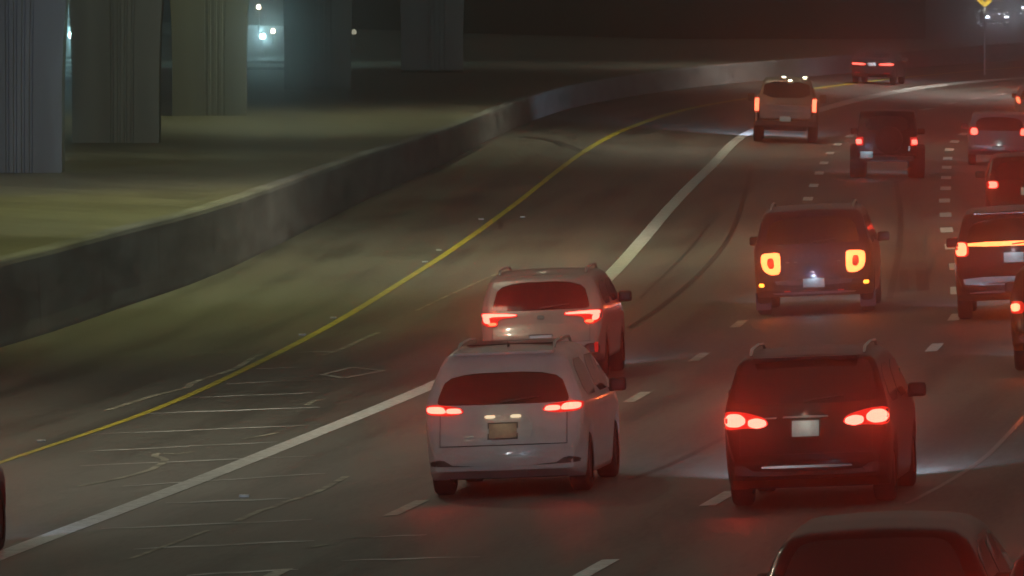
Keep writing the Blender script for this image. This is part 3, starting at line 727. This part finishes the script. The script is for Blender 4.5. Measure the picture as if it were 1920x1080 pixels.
# 6 tan pickup
def pickup(px, py, label):
    p = at(px, py); s = (lerp_pts(XW, p.y + 6) - lerp_pts(XW, p.y - 6)) / 12
    nx = -(gz(p.x + .5, p.y) - gz(p.x - .5, p.y))
    root = empty('pickup_truck', (p.x, p.y, gz(p.x, p.y))); root.rotation_euler = (0, math.atan(nx), -math.atan(s) * .8)
    tag(root, label, 'pickup truck', 'traffic driving away from the camera')
    hw, L = 1.0, 5.8
    # cab + hood as a loft
    st = [(1.95, 1.20, .90), (1.97, 1.40, .86), (2.08, 1.78, .77), (2.16, 1.90, .74), (2.3, 1.955, .73), (3.0, 1.98, .73), (3.6, 1.94, .74), (3.85, 1.85, .76), (4.35, 1.38, .93), (4.5, 1.30, .97), (5.5, 1.20, .97), (5.72, 1.08, .93), (5.8, .85, .88)]
    V, Fc = [], []
    for (y, zt, wt) in st:
        half = [(0, .50), (.85, .50), (.96, .55), (.99, .80), (.98, 1.12)]
        zt_ = max(zt, 1.15)
        if y < 4: half[-1] = (.93, 1.12)
        half += [(.93 + (wt - .93) * .5, 1.12 + (zt_ - 1.12) * .5), (wt, zt_ - .07), (wt - .06, zt_ - .015), (wt - .16, zt_), (wt * .5, zt_ + .02), (0, zt_ + .03)]
        if zt < 1.15: half = [(a, .5 + (b - .5) * (zt - .5) / (zt_ - .5)) for a, b in half]
        ring = half + [(-a, b) for a, b in half[-2:0:-1]]; nr = len(ring)
        V += [Vector((a, y, b)) for a, b in ring]
    for i in range(len(st) - 1):
        for j in range(nr):
            j2 = (j + 1) % nr; Fc.append((i * nr + j, i * nr + j2, (i + 1) * nr + j2, (i + 1) * nr + j))
    Fc.append(tuple(range(nr))); Fc.append(tuple(range((len(st) - 1) * nr, len(st) * nr)))
    link('cab', V, Fc, 'paint_tan', root, True); sh = Shell(V, Fc)
    sh.patch('rear_window', [(-.74, 1.36), (.74, 1.36), (.68, 1.86), (-.68, 1.86)], 'glass', root, rounds=1)
    for sd in (-1, 1):
        sh.patch('side_window', [(2.15, 1.30), (4.2, 1.30), (3.85, 1.76), (2.25, 1.78)], 'glass', root, side=sd, rounds=1, cell=.3)
        b = MB(); b.box((sd * .9, .98, .85), (.10, 1.94, .70), .03); b.build('bed_side', 'paint_tan', root)
        b = MB(); b.box((sd * 1.12, 4.1, 1.32), (.22, .12, .26), .04); b.build('wing_mirror', 'trim', root)
        b = MB(); b.box((sd * .885, .03, 1.17), (.17, .08, .46), .03); t = b.build('tail_light', 'lamp_lens', root)
        b = MB(); b.box((sd * .885, -.005, 1.17), (.13, .05, .40), .02); b.build('lit_lamp', 'lamp_core_warm', t)
        lamp('tail_lamp_light', 'SPOT', (sd * .885, -.06, 1.17), 17, (1, .12, .02), .012, target=(sd * .885, -5, 2.0), cone=105, blend=.8, parent=root)
    b = MB(); b.box((0, .05, .96), (1.60, .08, .46), .03); b.box((0, .02, 1.165), (1.60, .12, .05), .015); b.build('tailgate', 'paint_tan', root)
    b = MB(); b.box((0, .04, 1.00), (.9, .09, .06), .01); b.build('tailgate_crease', 'paint_cream', root)
    b = MB(); b.box((0, 1.0, .62), (1.75, 1.9, .06), .01); b.build('bed_floor', 'trim', root)
    b = MB(); b.box((0, -.08, .60), (1.9, .16, .18), .04); b.build('bumper', 'trim', root)
    b = MB(); b.box((0, -.175, .74), (.34, .02, .16), .004); b.build('licence_plate', 'plate', root)
    b = MB(); b.box((.1, 2.10, 1.90), (.12, .05, .035), .008); b.build('high_brake_lamp', 'warm_lamp', root)
    for a in (-.1, .55):
        b = MB(); b.box((a, 2.35, 2.0), (.12, .08, .03), .01); b.build('roof_glint', 'warm_lamp', root)  # small glowing boxes in place of reflections on the cab roof
    for a in (-1, 1):
        for yy in (1.15, 4.85): wheel(root, a * .84, yy, .42, .28)
    b = MB(); b.box((0, 3, .45), (1.3, 5, .14), .02); b.build('underbody', 'trim', root)
    for sd in (-1, 1):
        b = MB(); b.box((sd * .75, 5.80, .98), (.3, .06, .16), .02); b.build('headlight', 'headlamp', root)
        lamp('headlamp_light', 'SPOT', (sd * .75, 5.95, .95), 26000, (.62, .76, 1), .06, target=(sd * .75 - 10, 88, .9), cone=36, blend=1, parent=root)
mat('lamp_core_warm', (.5, .1, .1), .3, emit=(1, .22, .10), estr=5)
pickup(1471, 268, 'tan pickup truck with tall tail lights, second vehicle on the white line')
# 7 black off-roader with spare wheel
def ex7(root, sh, L, hw, H):
    b = MB(); R = .37
    b.lathe([(0, -.30), (R * .5, -.31), (R * .62, -.27), (R * .9, -.28), (R, -.22), (R, -.10), (R * .8, -.04), (0, -.04)], (0.06, 0, 1.02), 'Y', 28); b.build('spare_wheel', 'rubber', root, True)
    b = MB(); b.box((0, -.14, .52), (1.5, .20, .16), .03); b.build('rear_bumper', 'trim', root)
    b = MB(); b.box((.05, -.25, .47), (.95, .02, .03), .006); b.build('bumper_strip', 'paint_silver', root)
    b = MB(); b.box((-.53, -.26, .62), (.33, .02, .19), .004); b.build('licence_plate', 'plate', root)
    lamp('plate_fill_light', 'POINT', (-.53, -.42, .80), 2.2, (.55, .85, 1), .03, parent=root)  # added bluish light, imitates headlights falling on the plate
    b = MB(); b.box((.60, -.30, .80), (.06, .03, .14), .01); b.build('tow_hook', 'chrome', root)
    for sd in (-1, 1):
        b = MB(); b.box((sd * .72, -.03, .98), (.20, .10, .24), .03); t = b.build('tail_light', 'lamp_lens', root)
        b = MB(); b.box((sd * .74, -.08, .97), (.15, .05, .13), .04); b.build('lit_lamp', 'lamp_core', t)
        lamp('tail_lamp_light', 'SPOT', (sd * .74, -.14, .97), 10, (1, .035, .012), .012, target=(sd * .74, -5, 1.9), cone=105, blend=.8, parent=root)
        for yy in (.75, L - .65):
            b = MB(); b.lathe([(R + .06, -.12), (R + .10, -.12), (R + .10, .14), (R + .06, .14)], (sd * .86, yy, R), 'X', 24)
            b.build('wheel_arch', 'trim', root)
vehicle('off_road_car', 1662, 334, 'jeep', 'paint_black', 'boxy black off-road car with bright plate low on its left', 'off-road car', L=4.2, hw=.80, H=1.79, belt=1.12, zb=.46, R=.40, tumble=.12,
        plate=None, bumper=False, extra=ex7, window=[(-.58, 1.24), (.58, 1.24), (.54, 1.66), (-.54, 1.66)], beam=900)
# 8 farthest sedan
vehicle('sedan', 1634, 158, 'sedan', 'paint_grey', 'farthest dark sedan with wide tail lights, near the curving barrier', 'car', L=4.7, hw=.92, H=1.44, belt=.95, R=.33, yaw=.165,
        lamps=[[(.26, .78), (.90, .78), (.93, .92), (.26, .90)]], cores=[[(.29, .80), (.88, .80), (.90, .90), (.29, .885)]],
        plate=(0, .84, .32, .15), plate_fill_light=3.0, plate_col=(.6, .75, 1), reflectors=[(.62, .48, .24, .07)], window=[(-.66, 1.13), (.66, 1.13), (.56, 1.36), (-.56, 1.36)], beam=4500, bumper=.42)
# 9 silver-bumpered car, right
vehicle('hatchback', 1872, 311, 'suv', 'paint_silver', 'dark silver hatchback with pale plate, right of the dashed line', 'car', L=4.3, hw=.88, H=1.50, belt=.98,
        lamps=[[(.56, .86), (.78, .84), (.86, .92), (.84, 1.10), (.60, 1.10)]], cores=[[(.60, .88), (.76, .86), (.82, .94), (.78, 1.06), (.62, 1.06)]],
        plate=(0, .47, .36, .16), plate_fill_light=1.6, plate_col=(.9, 1, .85), reflectors=[(.42, .43, .16, .05)], bumper=False, beam=700)
# 10 white car at the edge
vehicle('hatchback', 1950, 243, 'suv', 'paint_white', 'white car at the right edge with only one tail light showing', 'car', L=4.4, hw=.90, H=1.52, belt=1.0, bumper=.45,
        lamps=[[(.64, .84), (.80, .84), (.90, 1.12), (.74, 1.12)]], cores=[[(.68, .87), (.80, .88), (.87, 1.08), (.76, 1.09)]], core_m='lamp_core_warm')
# 11 dark car behind the light-bar SUV
vehicle('hatchback', 1930, 430, 'suv', 'paint_black', 'dark car just ahead of the SUV with the light bar', 'car', L=4.5, hw=.91, H=1.60,
        lamps=[[(.62, .88), (.88, .88), (.90, 1.06), (.62, 1.06)]], cores=[[(.66, .90), (.86, .90), (.82, .97), (.86, 1.04), (.66, 1.04)]])
# 12 SUV with full width light bar
def ex12(root, sh, L, hw, H):
    sh.patch('light_bar', [(-.74, 1.19), (.74, 1.19), (.74, 1.265), (-.74, 1.265)], 'lamp_ring', root, off=.024, rounds=1)
    sh.patch('silver_skirt', [(-.80, .56), (.80, .56), (.84, .70), (-.84, .70)], 'paint_silver_bright', root, off=.02, rounds=1)
    sh.patch('lower_skirt', [(-.70, .37), (.70, .37), (.74, .47), (-.74, .47)], 'paint_silver', root, off=.03, rounds=1)
    b = MB(); b.box((0, .48, H * .965), (hw * 1.3, .24, .035), .012); b.build('spoiler', 'paint_black', root)
vehicle('suv', 1905, 598, 'box', 'paint_grey', 'dark SUV with a full-width red light bar at the right edge', 'suv', L=5.0, hw=.97, H=1.78, belt=1.10, R=.38,
        lamps=[[(.72, 1.03), (.93, 1.03), (.97, 1.14), (.95, 1.29), (.72, 1.28)]], cores=[([(.76, 1.05), (.92, 1.05), (.95, 1.14), (.88, 1.16), (.94, 1.20), (.93, 1.27), (.76, 1.26)], 'lamp_core_warm'), ([(.50, 1.06), (.70, 1.08), (.72, 1.13), (.52, 1.12)], 'lamp_ring')],
        plate=(0, 1.0, .32, .16), plate_fill_light=1.0, extra=ex12, bumper=False)
# 13 right edge
vehicle('hatchback', 2016, 696, 'suv', 'paint_black', 'black car at the right edge, left tail light only', 'car', L=4.4, hw=.91, H=1.50, lamps=[[(.70, .84), (.90, .84), (.92, 1.02), (.70, 1.02)]],
        cores=[[(.76, .88), (.88, .87), (.90, .98), (.76, .99)]], core_m='lamp_core_warm')
# 14 bottom right corner
vehicle('suv', 2105, 1425, 'suv', 'paint_grey', 'dark car peeking into the bottom right corner', 'suv', L=4.6, hw=.93, H=1.56, lamps=[[(.60, .9), (.88, .9), (.9, 1.0), (.6, 1.0)]],
        cores=[[(.64, .92), (.84, .92), (.86, .98), (.64, .98)]])
# 15 left edge
vehicle('hatchback', -253, 1078, 'suv', 'paint_maroon', 'reddish car mostly beyond the left edge of the picture', 'car', L=4.4, hw=.90, H=1.48, lamps=[[(.60, .9), (.88, .9), (.9, 1.0), (.6, 1.0)]],
        cores=[[(.64, .92), (.84, .92), (.86, .98), (.64, .98)]], mirrors=False, beam=300)
# oncoming cars far beyond the barrier
for (px, D, lab, pm) in ((1866, 700, 'far oncoming car with dazzling white headlights below the yellow sign', 'paint_grey'), (1930, 790, 'second far oncoming car, at the top right corner', 'paint_silver')):
    x = (px - 960) * D / F
    r_, s_ = vehicle('oncoming_car', px, 900, 'suv', pm, lab, 'car', L=4.5, hw=.92, H=1.5, reverse=True, beam=0, lamps=None, plate=None, side=False, bumper=False)
    r_.location = (x, D + 4.5, -.02); r_.rotation_euler = (0, 0, math.pi + .03)
    for sd in (-1, 1): lamp('headlamp_light', 'SPOT', (sd * .65, 4.62, .7), 100, (.8, .88, 1), .06, target=(sd * .65, 26, .1), cone=60, parent=r_)
# ------------------------------------------------------------ street lamps (heads hang above the picture)
mat('street_lamp_glass', (.8, .8, .6), .3, emit=(1, .86, .55), estr=60)
def street_lamp(x, y, z, power, color, label, cone=None, target=None):
    o = empty('street_lamp', (x, y, z)); tag(o, label, 'street lamp', 'street lamps above the road')
    b = MB(); b.box((0, 0, .10), (.5, .9, .16), .05); b.build('lamp_housing', 'steel', o)
    b = MB(); b.box((0, 0, .005), (.30, .6, .03), .01); b.build('diffuser', 'street_lamp_glass', o)
    lamp('lamp_light', 'SPOT', (0, 0, -.08), power, color, .06, target=target or (0, 0, -5), cone=cone or 150, blend=.8, parent=o)
WRM = (1, .90, .66)
street_lamp(-6.4, 205, 14.7, 5200, (.90, .95, .30), 'lamp under the bridge deck over the paved ground', 140)
street_lamp(-6.5, 300, 14.7, 5000, (.86, .92, .45), 'added fill lamp under the bridge deck beside the fourth column', 150)  # extra source put in to even out the paved ground
street_lamp(-4.5, 240, 14.7, 1200, (.86, .92, .45), 'added fill lamp under the bridge deck just past the second column', 150)  # added fill, kept weak because of the third column
street_lamp(-8.3, 175, 14.7, 3400, (.90, .95, .34), 'lamp under the bridge deck over the shoulder', 150, (1.8, 3, -8))
street_lamp(-7.6, 170, 14.7, 15000, (.86, .92, .70), 'added fill lamp on the near end of the bridge deck', 90, (-4.5, 75, -11))  # put in to light the column fronts
street_lamp(-4.5, 262, 14.7, 6000, (.86, .92, .70), 'added fill lamp under the bridge deck between the far columns', 90, (-3, 75, -11))  # added to brighten the front faces of the far columns
street_lamp(-8.2, 236, 14.7, 5500, (.86, .92, .62), 'added fill lamp under the bridge deck above the second column', 90, (-2, 28, -10))  # extra fill for the second column, which the nearest one shadows
street_lamp(-12, 425, 12.0, 3500, (.50, .95, .95), 'bluish lamp above the lit ground beyond the columns', 130)
street_lamp(-13, 86, 13, 3900, WRM, 'street lamp high above the nearest lanes', 150)
street_lamp(-6, 138, 13, 3628, WRM, 'street lamp high above the middle lanes', 150)
street_lamp(0.0, 215, 13, 4147, WRM, 'street lamp high above the far lanes', 150)
street_lamp(6.0, 310, 13, 4665, WRM, 'street lamp high above the curve', 150)
street_lamp(19.0, 418, 13, 17000, (1, .92, .80), 'street lamp high above the far barrier', 150)
for sx in (-5.0, -3.7): lamp('rear_fill_spot', 'SPOT', (sx, 66, .75), 3800, (.92, .95, 1), .06, target=(sx + 4.3, 116, .45), cone=9, blend=.9)  # added spots with no car behind them, brighten the white SUV's rear
lamp('left_blue_fill', 'SPOT', (-19, 195, 7), 16000, (.35, .45, 1), .4, target=(-12.2, 229, 3), cone=50)  # unseen blue source, added to tint the nearest column's left edge
# ------------------------------------------------------------ haze
b = MB(); b.box((0, 640, 7.5), (900, 1300, 18.5)); hz = b.build('haze', 'trim'); tag(hz, kind='stuff')
hm = bpy.data.materials.new('haze_air'); hm.use_nodes = True; nt = hm.node_tree; nt.nodes.clear()
pv = nt.nodes.new('ShaderNodeVolumePrincipled'); out = nt.nodes.new('ShaderNodeOutputMaterial')
pv.inputs['Density'].default_value = HAZE_DENSITY; pv.inputs['Anisotropy'].default_value = HAZE_G; pv.inputs['Color'].default_value = (.93, .93, .93, 1)
nt.links.new(pv.outputs[0], out.inputs['Volume']); hz.data.materials.clear(); hz.data.materials.append(hm)
